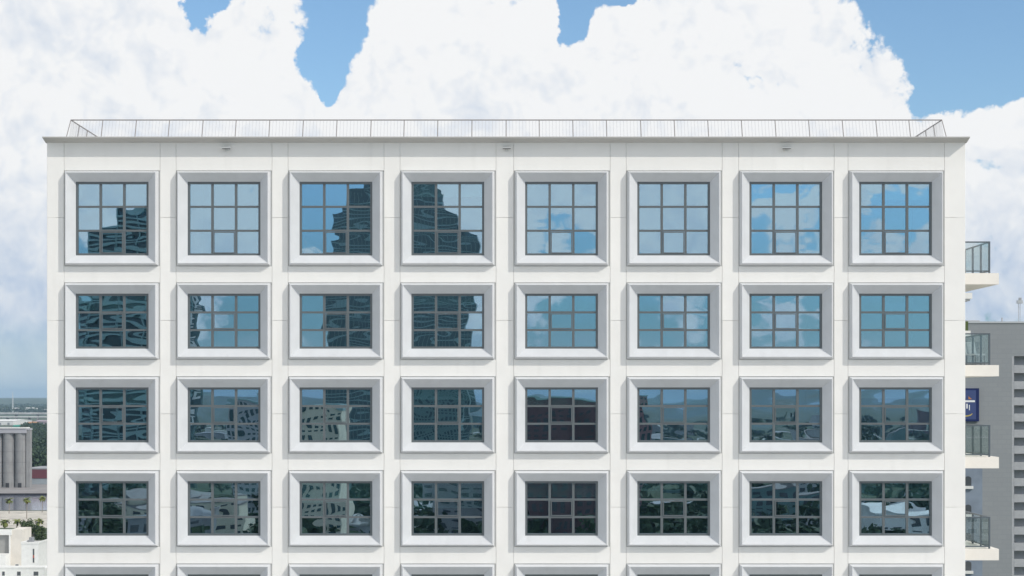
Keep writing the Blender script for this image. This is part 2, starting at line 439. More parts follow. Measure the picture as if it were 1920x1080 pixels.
for r, (ta, tb) in enumerate(ROWS):
    for c, (a, b) in enumerate(COLS):
        wd = round((b - a) * S, 3); ht = round((tb - ta) * S, 3)
        wd = 3.26
        key = ht
        if key not in cache:
            x0, x1, z0, z1, FW, MW, pw, ph = grid(wd, ht)
            vent = MB(); vw = 0.03; ya, yb = GY + 0.005, GY + 0.06
            vent.box(0, pw, ya, yb, 0, vw).box(0, pw, ya, yb, ph - vw, ph).box(0, vw, ya, yb, vw, ph - vw).box(pw - vw, pw, ya, yb, vw, ph - vw)
            pane = MB().box(-pw / 2 - .01, pw / 2 + .01, 0, 0.012, -ph / 2 - .01, ph / 2 + .01)
            cache[key] = (surround(wd, ht).mesh('window', M['frame']), sash(wd, ht).mesh('sash', M['sash']), vent.mesh('vent_sash', M['sash']),
                          pane.mesh('pane', M['glass']), grid(wd, ht))
        ms, mh, mv, mp, (x0, x1, z0, z1, FW, MW, pw, ph) = cache[key]
        xo = (X(a) + X(b)) / 2 - wd / 2; zo = (Z(ta) + Z(tb)) / 2 - ht / 2
        win = link('window', ms, bld, (xo, 0, zo))
        link('sash', mh, win)
        vr = 0 if r == 0 else 1
        link('vent_sash', mv, win, (x0 + FW + pw + MW, 0, z0 + FW + vr * (ph + MW)))
        for i in range(3):
            for j in range(3):
                px_, pz_ = x0 + FW + i * (pw + MW) + pw / 2, z0 + FW + j * (ph + MW) + ph / 2
                yy = GY + 0.075
                if i == 1 and j == vr: yy = GY + 0.03
                if r < 4:
                    link('pane', mp, win, (px_, yy, pz_), (R.gauss(0, .0012), 0, R.gauss(0, .0010)))
                else:
                    nopane.box(xo + px_ - pw / 2 - .01, xo + px_ + pw / 2 + .01, yy, yy + .012, zo + pz_ - ph / 2 - .01, zo + pz_ + ph / 2 + .01)
        if (r, c) in BLINDS:
            hh = (z1 - z0) * BLINDS[(r, c)]
            MB().box(x0 + .02, x1 - .02, 0.235, 0.24, z1 - hh, z1 - .02).build('roller_blind', M['blind'], win)
o = nopane.build('pane', M['glass'], bld); o['kind'] = 'stuff'
# wall lights under the cornice
for px, sg in ((425, -1), (950, 0), (1474, 1)):
    wl = MB().box(-0.05, 0.05, -0.06, 0.0, -0.09, 0.06).build('wall_light', M['white'], bld, (X(px) - sg * 0.0, -0.001, Z(279.5)))
    MB().bar((0, -0.05, 0.03), (0, -0.09, 0.05), 0.02).build('lamp_arm', M['dark'], wl)
    hd = MB().prism([(-0.19, 0.0), (-0.19, 0.05), (-0.07, 0.085), (-0.07, 0.02)], 'x', -0.16, 0.16)
    hd.build('lamp_head', M['white'], wl)
    MB().box(-0.135, 0.135, -0.18, -0.08, -0.008, 0.004).build('lens', M['dark'], wl)
# balconies on the right side
SB = 0.9
xbr = X(1873, SB); xrr = X(1857, SB)
for k, py in enumerate((512, 684.5, 857, 1029.5)):
    zt = Z(py, SB); zb = Z(py + 21, SB)
    ba = MB().box(XR + 0.002, xbr, SB, SB + 6.0, zb, zt).build('balcony', M['slab'], bld)
    zr = Z(py - 60, SB)
    rl = MB(); rr = 0.03
    rl.box(XR + 0.003, xrr + rr, SB + .12, SB + .18, zr - .045, zr)
    rl.box(xrr - rr, xrr + rr, SB + .181, SB + 5.6, zr - .045, zr)
    rl.box(XR + 0.003, xrr + rr, SB + .13, SB + .17, zt + .06, zt + .10)
    rl.box(xrr - rr * .7, xrr + rr * .7, SB + .181, SB + 5.6, zt + .06, zt + .10)
    for q in range(6): rl.box(xrr - rr, xrr + rr, SB + .12 + q * 1.08, SB + .18 + q * 1.08, zt, zr - .046)
    rl.box(XR + .02, XR + .07, SB + .12, SB + .18, zt, zr - .046)
    rl.build('railing', M['balrail'], ba)
    for q in range(5): MB().box(xrr - .006, xrr + .006, SB + .20 + q * 1.08, SB + 1.18 + q * 1.08, zt + .101, zr - .046).build('glass_panel', M['balglass'], ba)
    MB().box(XR + .071, xrr - rr - .001, SB + .144, SB + .156, zt + .101, zr - .046).build('glass_panel', M['balglass'], ba)


# ================================================================== far helpers
def gpt(px, py, z=0.0):
    """ground point seen at a photo pixel: (x, y, distance)"""
    L = (H - z) * FPX / (py - VY)
    return (px - VX) / FPX * L, L - D, L
def xat(px, L): return (px - VX) / FPX * L
def zat(py, L): return H + (VY - py) / FPX * L

# ================================================================== SETTING behind the building, left of it
M['pave'] = mat('quay_concrete', (0.40, 0.40, 0.43), 0.9, var=0.12, vscale=0.05, stain=((0.25, 0.25, 0.27), (0.05, 0.02, 1), 0.6))
M['asph'] = mat('asphalt', (0.10, 0.108, 0.125), 0.9, var=0.25, vscale=0.08)
M['sand'] = mat('sandy_gravel', (0.50, 0.47, 0.42), 0.95, var=0.25, vscale=0.15)
M['dock'] = mat('dock_concrete', (0.26, 0.25, 0.25), 0.9, var=0.15, vscale=0.1)
M['plaza'] = mat('city_paving', (0.46, 0.455, 0.44), 0.9, var=0.35, vscale=0.03)
def sheet(name, m, px0, px1, py0, py1, z):
    xa, ya, La = gpt(px0, py1); xb, yb, Lb = gpt(px0, py0)
    b = MB(); b.box(min(xat(px0, La), xat(px0, Lb)), xat(px1, Lb), ya, yb, z - 0.2, z)
    return struct(b.build(name, m))
wm = bpy.data.materials.new('channel_water'); wm.use_nodes = True; M['water'] = wm
t = NT(wm.node_tree); p = t.n['Principled BSDF']; p.inputs['Base Color'].default_value = (0.16, 0.175, 0.22, 1)
p.inputs['Roughness'].default_value = 0.12; p.inputs['IOR'].default_value = 1.33
bb_ = t.new('ShaderNodeBump'); bb_.inputs['Distance'].default_value = 0.05; bb_.inputs['Strength'].default_value = 0.8
t.l.new(t.noise(t.new('ShaderNodeNewGeometry').outputs['Position'], 0.6, 4), bb_.inputs['Height']); t.l.new(bb_.outputs[0], p.inputs['Normal'])
sheet('channel_water', M['water'], -300, 330, 925, 957, 0.05)
sheet('sandy_path', M['sand'], -300, 330, 958.3, 990, 0.07)
sheet('white_terrace', M['white'], -300, 260, 1040, 1240, 0.08)
xa, ya, La = gpt(0, 929); xb, yb, Lb = gpt(0, 905)
struct(MB().box(xat(-300, La), xat(250, La), ya, yb, -0.2, 1.2).build('dock_platform', M['dock']))
M['quay_shade'] = mat('painted_quay_shade', (0.035, 0.035, 0.045), 0.9, var=0.3, vscale=0.5)
struct(MB().box(xat(-300, La), xat(250, La), ya - 0.5, ya - 0.004, -0.2, 0.95).build('quay_shade_strip', M['quay_shade']))  # near-black strip: shade below the dock edge, put in as colour
struct(MB().box(-160, 160, -330, -0.05, -0.2, 0.05).build('plaza', M['plaza']))

# hills ring on the horizon
hb = MB(); NS = 240
from mathutils import noise as mn
for rad, hgt, wide in ((10500, 40, 1500), (14500, 50, 2500)):
    i0 = len(hb.v)
    for k in range(NS):
        a = 2 * math.pi * k / NS
        hh = hgt * (0.93 + 0.16 * mn.noise(Vector((math.cos(a) * 9, math.sin(a) * 9, rad))))
        for q, (dr, f) in enumerate(((-wide, 0.0), (-wide * 0.3, 0.8), (0, 1.0), (wide, 0.0))):
            hb.v.append(((rad + dr) * math.sin(a), (rad + dr) * math.cos(a), hh * f - (0.3 if f == 0 else 0)))
    for k in range(NS):
        for q in range(3):
            a0 = i0 + k * 4 + q; a1 = i0 + ((k + 1) % NS) * 4 + q
            hb.f.append((a0, a1, a1 + 1, a0 + 1))
M['hill'] = mat('wooded_hill', (0.045, 0.07, 0.035), 0.95, var=0.35, vscale=0.006)
struct(hb.build('hills', M['hill']))

# ------------------------------------------------------------------ vegetation
def leaf_mat(name, a, b_):
    m = bpy.data.materials.new(name); m.use_nodes = True
    t = NT(m.node_tree); p = t.n['Principled BSDF']; p.inputs['Roughness'].default_value = 0.6
    p.inputs['Specular IOR Level'].default_value = 0.2
    pos = t.new('ShaderNodeNewGeometry').outputs['Position']
    t.l.new(t.mix(t.ss(t.noise(pos, 0.9, 3), 0.3, 0.7), a, b_), p.inputs['Base Color']); return m
M['leaf'] = leaf_mat('dark_tree_leaf', (0.04, 0.07, 0.026), (0.10, 0.135, 0.05))
M['wood_leaf'] = leaf_mat('far_wood_leaf', (0.022, 0.042, 0.022), (0.05, 0.085, 0.04))
M['palm_leaf'] = leaf_mat('palm_leaf', (0.11, 0.15, 0.04), (0.21, 0.22, 0.07))
M['palm_dead'] = leaf_mat('dry_palm_leaf', (0.26, 0.19, 0.07), (0.34, 0.26, 0.10))
M['trunk'] = mat('grey_bark', (0.24, 0.21, 0.18), 0.9, var=0.2, vscale=2)
def leaf_clump(b, c, rx, rz, n, size, rnd=R):
    c = Vector(c)
    for _ in range(n):
        v = Vector((rnd.gauss(0, 1), rnd.gauss(0, 1), rnd.gauss(0, 1))).normalized() * (rnd.random() ** 0.4)
        p = c + Vector((v.x * rx, v.y * rx, v.z * rz))
        a = Vector((rnd.gauss(0, 1), rnd.gauss(0, 1), rnd.gauss(0, .6))).normalized() * size * rnd.uniform(.6, 1.3)
        d_ = a.cross(Vector((rnd.gauss(0, 1), rnd.gauss(0, 1), rnd.gauss(0, 1)))).normalized() * size * rnd.uniform(.4, .9)
        b.quad(p - a - d_ * .4, p + a * .2 - d_, p + a + d_ * .3, p - a * .1 + d_)
def tree(name, label, x, y, h, r, group, seed):
    rn = random.Random(seed)
    t = thing(name, label, 'tree', (x, y, 0), group)
    tr = MB(); tr.bar((0, 0, -.1), (0.1, 0, h * .55), 0.22, 7, 0.13)
    cr = MB()
    for k in range(7):
        a = rn.uniform(0, 6.28); rr = rn.uniform(.2, .75) * r; zz = h * rn.uniform(.42, .86)
        c = (math.cos(a) * rr, math.sin(a) * rr, zz)
        tr.bar((0.05, 0, h * .35), c, 0.09, 5, 0.03)
        leaf_clump(cr, c, r * rn.uniform(.38, .55), h * rn.uniform(.12, .2), 130, 0.30, rn)
    tr.build('trunk', M['trunk'], t); cr.build('crown', M['leaf'], t)
    return t
def palm(label, x, y, h, r, group, seed, dead=False):
    rn = random.Random(seed)
    t = thing('palm_tree', label, 'palm tree', (x, y, 0), group)
    MB().bar((0, 0, -.1), (0.15, 0, h), 0.17, 7, 0.13).build('trunk', M['trunk'], t)
    for nm, m_, cnt, lo, hi in (('crown', M['palm_leaf'], 30, -0.5, 1.2), ('dry_fronds', M['palm_dead'], 14, -1.3, -0.7)):
        if nm == 'dry_fronds' and not dead: continue
        b = MB()
        for k in range(cnt):
            a = rn.uniform(0, 6.28); e = rn.uniform(lo, hi); p = Vector((0.15, 0, h)); L = r * rn.uniform(.8, 1.1) * (.8 if e < -.6 else 1)
            dv = Vector((math.cos(a), math.sin(a), 0)); up = e
            side = Vector((-dv.y, dv.x, 0))
            for sgm in range(4):
                nx = p + (dv * math.cos(up) + Vector((0, 0, math.sin(up)))) * L / 4
                w0, w1 = (0.10, .24, .28, .2, .03)[sgm] * r * .75, (0.10, .24, .28, .2, .03)[sgm + 1] * r * .75
                dr = Vector((0, 0, -.12))
                b.quad(p, p + side * w0 + dr * (sgm > 0), nx + side * w1 + dr, nx); b.quad(p, nx, nx - side * w1 + dr, p - side * w0 + dr * (sgm > 0))
                p = nx; up -= 0.45
        b.build(nm, m_, t)
    return t
def woodland(spots, name='woodland', m='wood_leaf', n=26):
    b = MB(); rn = random.Random(len(spots))
    for x, y, h, r in spots:
        for k in range(3):
            leaf_clump(b, (x + rn.uniform(-.5, .5) * r, y + rn.uniform(-.5, .5) * r, h * rn.uniform(.4, .75)), r * .75, h * .3, n, r * .26, rn)
        b.bar((x, y, -.2), (x, y, h * .6), r * .07, 4)
    o = b.build(name, M[m]); o['kind'] = 'stuff'; return o
sp_ = []
for _ in range(420):
    py = R.uniform(806, 884); px = R.uniform(40, 100)
    x, y, L = gpt(px, py)
    sp_.append((x, y, R.uniform(8, 14), R.uniform(4, 7)))
woodland(sp_)
sp_ = []
for _ in range(260):
    py = R.uniform(760, 774); px = R.uniform(-40, 110)
    x, y, L = gpt(px, py)
    sp_.append((x, y, R.uniform(10, 18), R.uniform(14, 26)))
woodland(sp_, n=14)
# trees beside the town houses
for k, (px, pyb, hpx, rpx, lab) in enumerate((
        (50, 1014, 46, 17, 'dark leafy tree behind the beige house wall, tallest of its clump'),
        (62, 1024, 46, 18, 'wide dark tree standing above the narrow-windowed white house'),
        (76, 1026, 40, 15, 'low dark tree by the tower edge, right end of its clump'),
        (86, 1058, 48, 10, 'dark tree half hidden by the white tower, beside the narrow-windowed house'))):
    x, y, L = gpt(px, pyb)
    tree('leafy_tree', lab, x, y, hpx / FPX * L, rpx / FPX * L, 'trees beside the town houses', 50 + k)
for k, (px, pyc, pyb, rpx, lab, dd) in enumerate((
        (17, 938, 963, 10, 'tall palm with green crown in front of the grey channel, leftmost of its row', False),
        (50, 937, 973, 10, 'tall palm with dry yellow skirt, middle of the row before the channel', True),
        (79, 934, 961, 9, 'tall palm touching the white tower edge in front of the channel', False))):
    x, y, L = gpt(px, pyb)
    palm(lab, x, y, (pyb - pyc) / FPX * L, rpx / FPX * L, 'palms along the channel bank', 80 + k, dd)
for k, (px, pyc, pyb, rpx, lab) in enumerate((
        (9, 979, 998, 13, 'short dark palm above the beige house roof, leftmost of its row'),
        (31, 978, 998, 11, 'short palm just left of the dark tree clump'),
        (72, 978, 1000, 12, 'short pale green palm right of the dark tree clump'))):
    x, y, L = gpt(px, pyb)
    palm(lab, x, y, (pyb - pyc) / FPX * L, rpx / FPX * L, 'short palms by the sandy path', 90 + k)

# ------------------------------------------------------------------ silos
M['silo'] = mat('weathered_silo_concrete', (0.30, 0.30, 0.30), 0.9, var=0.1, vscale=0.25, stain=((0.15, 0.15, 0.16), (0.5, 0.5, 0.03), 0.7))
LS = 895.0
def cyl(b, r, z0, z1, n=28):
    return b.bar((0, 0, z0), (0, 0, z1), r, n)
zt = zat(812, LS); rs = 11 / FPX * LS
for k, (px, lab) in enumerate(((-28.5, 'grey concrete silo partly outside the photo, left end of the row'),
                               (-5.8, 'grey concrete silo cut by the photo edge, next to the whole ones'),
                               (17, 'grey concrete silo standing between two others in the row'),
                               (40, 'grey concrete silo nearest the slim elevator tower'))):
    t = thing('grain_silo', lab, 'silo', (xat(px, LS), LS - D, 1.2), 'grain silos in a row')
    cyl(MB(), rs, 0, zt - 1.2).build('silo_wall', M['silo'], t)
    for zz in (7.5, 13.0, 18.5, 25.0): cyl(MB(), rs + .09, zz, zz + .25).build('ring', M['dock'], t)
    MB().box(-.9, .9, -rs - .12, -rs + .4, 0, 2.4).build('door', M['dark'], t)
t = thing('elevator_tower', 'slim square concrete tower at the right end of the silo row', 'tower', (xat(54.5, LS), LS - D - 1, 1.2))
MB().box(-.95, .95, -1, 3, 0, zat(806, LS) - 1.2).build('shaft', M['silo'], t)
MB().box(-1.2, 1.2, -1.3, 3.2, zat(806, LS) - 1.2, zat(803, LS) - 1.2).build('cap', M['pave'], t)
t = thing('conveyor_gallery', 'flat pale gallery running along the tops of the silos', 'gallery', (xat(5, LS), LS - D, zt))
MB().box(xat(-45, LS) - xat(5, LS), xat(52, LS) - xat(5, LS), -3.4, 3, 0.02, 2.4).build('gallery_wall', M['pave'], t)
MB().box(xat(-45, LS) - xat(5, LS), xat(53, LS) - xat(5, LS), -3.8, 3.3, 2.42, 3.0).build('gallery_roof', M['white'], t)

# ------------------------------------------------------------------ port sheds, viaduct, mast
def colm(name, c): M[name] = mat(name, c, 0.8, var=0.12, vscale=0.05); return M[name]
colm('maroon_cladding', (0.16, 0.055, 0.07)); colm('bluegrey_cladding', (0.30, 0.34, 0.37)); colm('white_cladding', (0.72, 0.72, 0.71))
colm('green_cladding', (0.03, 0.26, 0.19)); colm('orange_cladding', (0.50, 0.26, 0.13)); colm('grey_cladding', (0.30, 0.31, 0.33))
colm('mauve_cladding', (0.36, 0.30, 0.34)); colm('brown_cladding', (0.20, 0.15, 0.13)); colm('pale_teal_cladding', (0.45, 0.58, 0.54))
def shed(label, px0, px1, pyt, pyb, wall, roof, depth=30, group='port sheds beyond the silos', L=None, zsplit=None):
    L = L or H * FPX / (pyb - VY)
    x0, x1 = xat(px0, L), xat(px1, L); h = max(2.5, zat(pyt, L))
    t = thing('warehouse', label, 'warehouse', ((x0 + x1) / 2, L - D, 0), group); w_ = (x1 - x0) / 2
    zs_ = zsplit or h * .72
    MB().box(-w_, w_, 0, depth, -.2, zs_).build('wall', M[wall], t)
    MB().prism([(-.4, zs_ + .01), (-.4, zs_ + .35), (depth / 2, h), (depth + .4, zs_ + .35), (depth + .4, zs_ + .01)], 'x', -w_ - .4, w_ + .4).build('roof', M[roof], t)
    db = MB()
    nd = max(1, int(w_ * 2 / 14))
    for q in range(nd):
        xc = -w_ + (q + .5) * 2 * w_ / nd; MB().box(xc - 2, xc + 2, -.15, .1, 0, min(4, zs_ * .7)).build('door', M['grey_cladding'], t)
    return t
t = thing('cladded_warehouse', 'two-tone warehouse, maroon above blue-grey, right of the silos', 'warehouse', (xat(75, 925), 925 - D, 0))
w_ = 26 / FPX * 925
MB().box(-w_, w_, 0, 30, -.2, zat(897, 925)).build('lower_wall', M['bluegrey_cladding'], t)
MB().box(-w_ - .2, w_ + .2, -.25, 30.2, zat(897, 925) + .01, zat(880, 925)).build('upper_wall', M['maroon_cladding'], t)
MB().box(-w_ - .3, w_ + .3, -.35, 30.4, zat(880, 925) + .01, zat(879, 925) + .3).build('roof_edge', M['grey_cladding'], t)
shed('white roofed shed among the dark trees right of the silos', 62, 100, 840, 852, 'white_cladding', 'white_cladding', 40, None)
shed('long white roofed shed just above the silo tops', 16, 66, 805, 812, 'grey_cladding', 'white_cladding', 70)
shed('green walled shed above the silo tops', 24, 38, 797, 805, 'green_cladding', 'green_cladding', 20)
shed('pale teal shed beside the white tower edge', 60, 84, 800, 806, 'pale_teal_cladding', 'pale_teal_cladding', 60)
shed('grey flat shed between the green and the teal sheds', 39, 59, 799, 804, 'grey_cladding', 'white_cladding', 50)
shed('big white shed at the left photo edge below the viaduct', -40, 24, 787, 797, 'white_cladding', 'white_cladding', 120)
shed('orange brown shed below the viaduct', 50, 62, 791, 798, 'orange_cladding', 'orange_cladding', 40)
shed('mauve shed below the viaduct touching the tower edge', 65, 86, 788, 797, 'mauve_cladding', 'mauve_cladding', 60)
shed('brown shed below the viaduct, left of the orange one', 36, 48, 788, 795, 'brown_cladding', 'grey_cladding', 50)
shed('far white hall in the woods under the horizon', 18, 63, 764.5, 773, 'white_cladding', 'white_cladding', 160)
shed('small far white hall at the photo edge under the horizon', 2, 12, 765, 772, 'white_cladding', 'white_cladding', 80)
t = thing('viaduct', 'long grey motorway viaduct crossing the port below the horizon', 'viaduct', (xat(40, 3300), 3300 - D, 0))
for k, (yy, z0, z1) in enumerate(((60, 14.4, 17.2), (0, 8.6, 10.6))):
    MB().box(-260, 260, yy, yy + 14, z0, z1).build('deck', M['grey_cladding'], t)
    MB().box(-260, 260, yy - .5, yy - .01, z1 - .9, z1 + .9).build('parapet', M['white_cladding'], t)
    for q in range(12): MB().box(-240 + q * 42, -237 + q * 42, yy + 3, yy + 11, 0, z0 - .01).build('pier', M['dock'], t)
t = thing('lattice_mast', 'thin pale mast rising past the horizon above the far white hall', 'mast', (xat(24, 5400), 5400 - D, 0))
mb = MB()
for q in range(3):
    a = q * 2.094; mb.bar((3 * math.cos(a), 3 * math.sin(a), 0), (.3 * math.cos(a), .3 * math.sin(a), 66), .5, 5, .3)
mb.build('leg', M['white_cladding'], t)
br = MB()
for q in range(12):
    f0, f1 = 1 - q / 12.5, 1 - (q + 1) / 12.5
    for a in range(3):
        t0, t1 = a * 2.094, (a + 1) * 2.094
        br.bar((3 * f0 * math.cos(t0), 3 * f0 * math.sin(t0), q * 5.4), (3 * f1 * math.cos(t1), 3 * f1 * math.sin(t1), (q + 1) * 5.4), .25, 4)
br.build('brace', M['white_cladding'], t)

# ------------------------------------------------------------------ town houses, bottom left
M['beige'] = mat('beige_render', (0.70, 0.66, 0.60), 0.9, var=0.06, vscale=0.4)
M['greyr'] = mat('grey_render', (0.33, 0.33, 0.32), 0.9, var=0.08, vscale=0.4)
M['winglass'] = mat('dark_window_glass', (0.07, 0.08, 0.09), 0.1, spec=0.6)
M['red'] = mat('red_panel', (0.40, 0.10, 0.07), 0.7)
def window_on(parent, x0, x1, y, z0, z1, frame='white'):
    f = MB().box(x0 - .09, x1 + .09, y - .06, y + .02, z0 - .09, z0).box(x0 - .09, x1 + .09, y - .06, y + .02, z1, z1 + .09)
    f.box(x0 - .09, x0, y - .06, y + .02, z0, z1).box(x1, x1 + .09, y - .06, y + .02, z0, z1)
    fo = f.build('window', M[frame], parent)
    MB().box(x0, x1, y - .03, y + .02, z0, z1).build('pane', M['winglass'], fo)
L1 = 452.0; k1 = L1 / FPX
t = thing('town_house', 'tall beige and grey flat-roofed town house in the bottom left corner', 'house', (xat(20, L1), L1 - D, 0), 'flat-roofed town houses')
z1 = zat(993, L1)
MB().box(0, 21 * k1, 0, 9, 0, z1).build('side_wall', M['beige'], t)
MB().box(-60 * k1, -.01, 0.6, 9, 0, z1 - 1.0).build('front_wall', M['greyr'], t)
MB().box(-60 * k1, 0.35, -.4, .59, z1 - 1.4, z1 + .05).build('parapet', M['white'], t)
MB().box(-60 * k1, -.012, -4.5, .58, 0, zat(1040, L1 - 4)).build('terrace_block', M['white'], t)
MB().box(-.35, -.0005, -.4, -.001, zat(1040, L1 - 4) + .01, z1 - 1.41).build('corner_post', M['white'], t)
window_on(t, 9 * k1, 15 * k1, 0, zat(1066, L1), zat(1058, L1))
window_on(t, -19 * k1, -13 * k1, -4.5, zat(1050, L1 - 4), zat(1044, L1 - 4))
L2 = 430.0; k2 = L2 / FPX
t = thing('town_house', 'white flat-roofed house with one narrow tall window, beside the white tower edge', 'house', (xat(40, L2), L2 - D, 0), 'flat-roofed town houses')
z2 = zat(1020, L2)
MB().box(0, 32 * k2, 0, 10, 0, z2).build('wall', M['white'], t)
MB().box(.4, 32 * k2 - .4, .4, 9.6, z2 + .01, z2 + .05).build('roof', M['roof'], t)
pb = MB().box(-.1, 32 * k2 + .1, -.1, .25, z2 + .011, z2 + .5).box(-.1, .25, .251, 10.1, z2 + .011, z2 + .5).box(32 * k2 - .25, 32 * k2 + .1, .251, 10.1, z2 + .011, z2 + .5)
pb.build('parapet', M['white'], t)
window_on(t, 21.5 * k2, 24.5 * k2, 0, zat(1055, L2), zat(1029, L2))
MB().box(21.6 * k2, 24.4 * k2, -.05, -.031, zat(1046, L2), zat(1041, L2)).build('red_panel', M['red'], t)
MB().box(6 * k2, 12 * k2, 4, 6, z2 + .06, z2 + 1.3).build('roof_unit', M['grey_cladding'], t)
L3 = 405.0; k3 = L3 / FPX
t = thing('town_house', 'low white house with dark openings along the bottom photo edge', 'house', (xat(30, L3), L3 - D, 0), 'flat-roofed town houses')
z3 = zat(1066, L3)
MB().box(-70 * k3, 54 * k3, 0, 7, 0, z3).build('wall', M['white'], t)
MB().box(-70 * k3, 54 * k3, -.1, .3, z3 + .01, z3 + .45).build('parapet', M['white'], t)
for q, ww in ((-26, 5), (2, 7), (33, 9)): window_on(t, q * k3, (q + ww) * k3, 0, z3 - 1.7, z3 - .7)

# ================================================================== RIGHT: grey tower, sign, stucco wing
def panel_tower_mat():
    m = bpy.data.materials.new('grey_tower_blockwork'); m.use_nodes = True
    t = NT(m.node_tree); p = t.n['Principled BSDF']; p.inputs['Roughness'].default_value = 0.9
    pos = t.new('ShaderNodeNewGeometry').outputs['Position']
    b = t.new('ShaderNodeTexBrick'); b.offset = 0.5
    mp = t.new('ShaderNodeMapping'); t.l.new(pos, mp.inputs[0]); mp.inputs['Rotation'].default_value = (math.radians(-90), 0, 0)
    t.l.new(mp.outputs[0], b.inputs['Vector'])
    b.inputs['Color1'].default_value = (0.295, 0.31, 0.325, 1); b.inputs['Color2'].default_value = (0.31, 0.325, 0.34, 1)
    b.inputs['Mortar'].default_value = (0.28, 0.295, 0.31, 1); b.inputs['Scale'].default_value = 1.0
    b.inputs['Mortar Size'].default_value = 0.05; b.inputs['Brick Width'].default_value = 1.6; b.inputs['Row Height'].default_value = 0.83
    n = t.noise(pos, 0.08, 4)
    t.l.new(t.mix(t.m('MULTIPLY', n, 0.35), b.outputs['Color'], (0.265, 0.285, 0.305)), p.inputs['Base Color']); return m
M['tower'] = panel_tower_mat()
M['spandrel'] = mat('pale_grey_spandrel', (0.43, 0.44, 0.46), 0.9, var=0.06)
M['recess'] = mat('dark_grey_recess', (0.52, 0.54, 0.56), 0.9)
LT = 300.0; YT = LT - D; kt = LT / FPX
tw = thing('grey_tower', 'dark grey tower with stacked balconies behind the right edge of the white building', 'building', (xat(1897, LT), YT, 0))
zr = zat(606, LT)
ztb = zat(668, LT)
MB().box(-140 * kt, 0, 0, 24, 0, zr).build('wall', M['tower'], tw)
MB().box(.002, 75 * kt, 2.2, 24, 0, ztb).build('recess_wall', M['recess'], tw)
MB().box(.001, 75 * kt, 0, 24, ztb + .01, zr).build('top_wall', M['tower'], tw)
MB().box(75 * kt + .001, 78 * kt, 0, 24, 0, zr).build('end_wall', M['tower'], tw)
MB().box(-141 * kt, 79 * kt, -.12, 24.1, zr + .005, zr + .3).build('coping', M['recess'], tw)
MB().box(.003, .40, -.02, 2.19, 0, ztb).build('bay_jamb', M['spandrel'], tw)
for k in range(18):
    py = 684.5 + 30.3 * k
    z1_ = zat(py, LT); z0_ = zat(py + 14.8, LT)
    if z0_ < 0.5: break
    MB().box(.402, 75 * kt - .01, -.05, .12, z0_, z1_).build('balcony_spandrel', M['spandrel'], tw)
    MB().box(.404, 75 * kt - .012, .121, 2.19, z0_, z0_ + .2).build('balcony_floor', M['spandrel'], tw)
MB().box(-82 * kt, -57 * kt, 1, 5, zr + .31, zr + .55).build('roof_unit', M['spandrel'], tw)
rmast = MB(); rmast.bar((19 * kt, 2, zr + .3), (19 * kt, 2, zat(566, LT)), .05, 6); rmast.bar((22 * kt, 2, zr + .3), (22 * kt, 2, zat(566, LT)), .05, 6)
ro = rmast.build('roof_mast', M['spandrel'], tw)
MB().box(16.5 * kt, 26 * kt, 1.6, 2.4, zat(568, LT), zat(562, LT)).build('mast_head', M['recess'], ro)
MB().box(20 * kt, 24 * kt, 1.7, 2.3, zat(562, LT) + .005, zat(557, LT)).build('mast_cap', M['spandrel'], ro)
MB().bar((-15 * kt, 1, zr + .3), (-15 * kt, 1, zr + 1.0), .12, 6).build('vent_pipe', M['spandrel'], tw)
# sign on the tower
M['navy'] = mat('navy_sign_box', (0.008, 0.018, 0.10), 0.4); M['blueface'] = mat('blue_sign_face', (0.055, 0.08, 0.21), 0.4)
M['yellow'] = mat('yellow_sign_paint', (0.62, 0.48, 0.10), 0.5); M['orange'] = mat('orange_sign_paint', (0.55, 0.22, 0.06), 0.5); M['signwhite'] = mat('white_sign_paint', (0.85, 0.86, 0.86), 0.5)
sg = thing('wall_sign', 'navy blue box sign with white bar and yellow arc on the grey tower', 'sign', (xat(1834, LT), YT - .02, zat(790, LT)))
sh = 62 * kt; swd = 44 * kt
MB().box(-swd, 0, -.6, 0, 0, sh).build('sign_box', M['navy'], sg)
MB().box(-swd + .5, -6 * kt, -.63, -.601, .35, sh - .35).build('sign_face', M['blueface'], sg)
MB().box(-swd + .8, -8 * kt, -.65, -.631, 36 * kt, 39.5 * kt).build('white_bar', M['signwhite'], sg)
MB().prism([(-20 * kt, 41.5 * kt), (-13.5 * kt, 41.5 * kt), (-20 * kt, 47 * kt)], 'y', -.65, -.631).build('orange_wedge', M['orange'], sg)
MB().box(-24 * kt, -21.5 * kt, -.65, -.631, 24 * kt, 33 * kt).box(-19 * kt, -17.5 * kt, -.65, -.631, 21 * kt, 31 * kt).build('white_emblem', M['signwhite'], sg)
ar = MB()
pr = None
for q in range(11):
    a = math.radians(200 + q * 14); p = ((-25 + 13 * math.cos(a)) * kt, (17 + 7 * math.sin(a)) * kt)
    if pr: ar.prism([(pr[0], pr[1] - .09), (p[0], p[1] - .09), (p[0], p[1] + .09), (pr[0], pr[1] + .09)], 'y', -.65, -.631)
    pr = p
ar.build('yellow_arc', M['yellow'], sg)
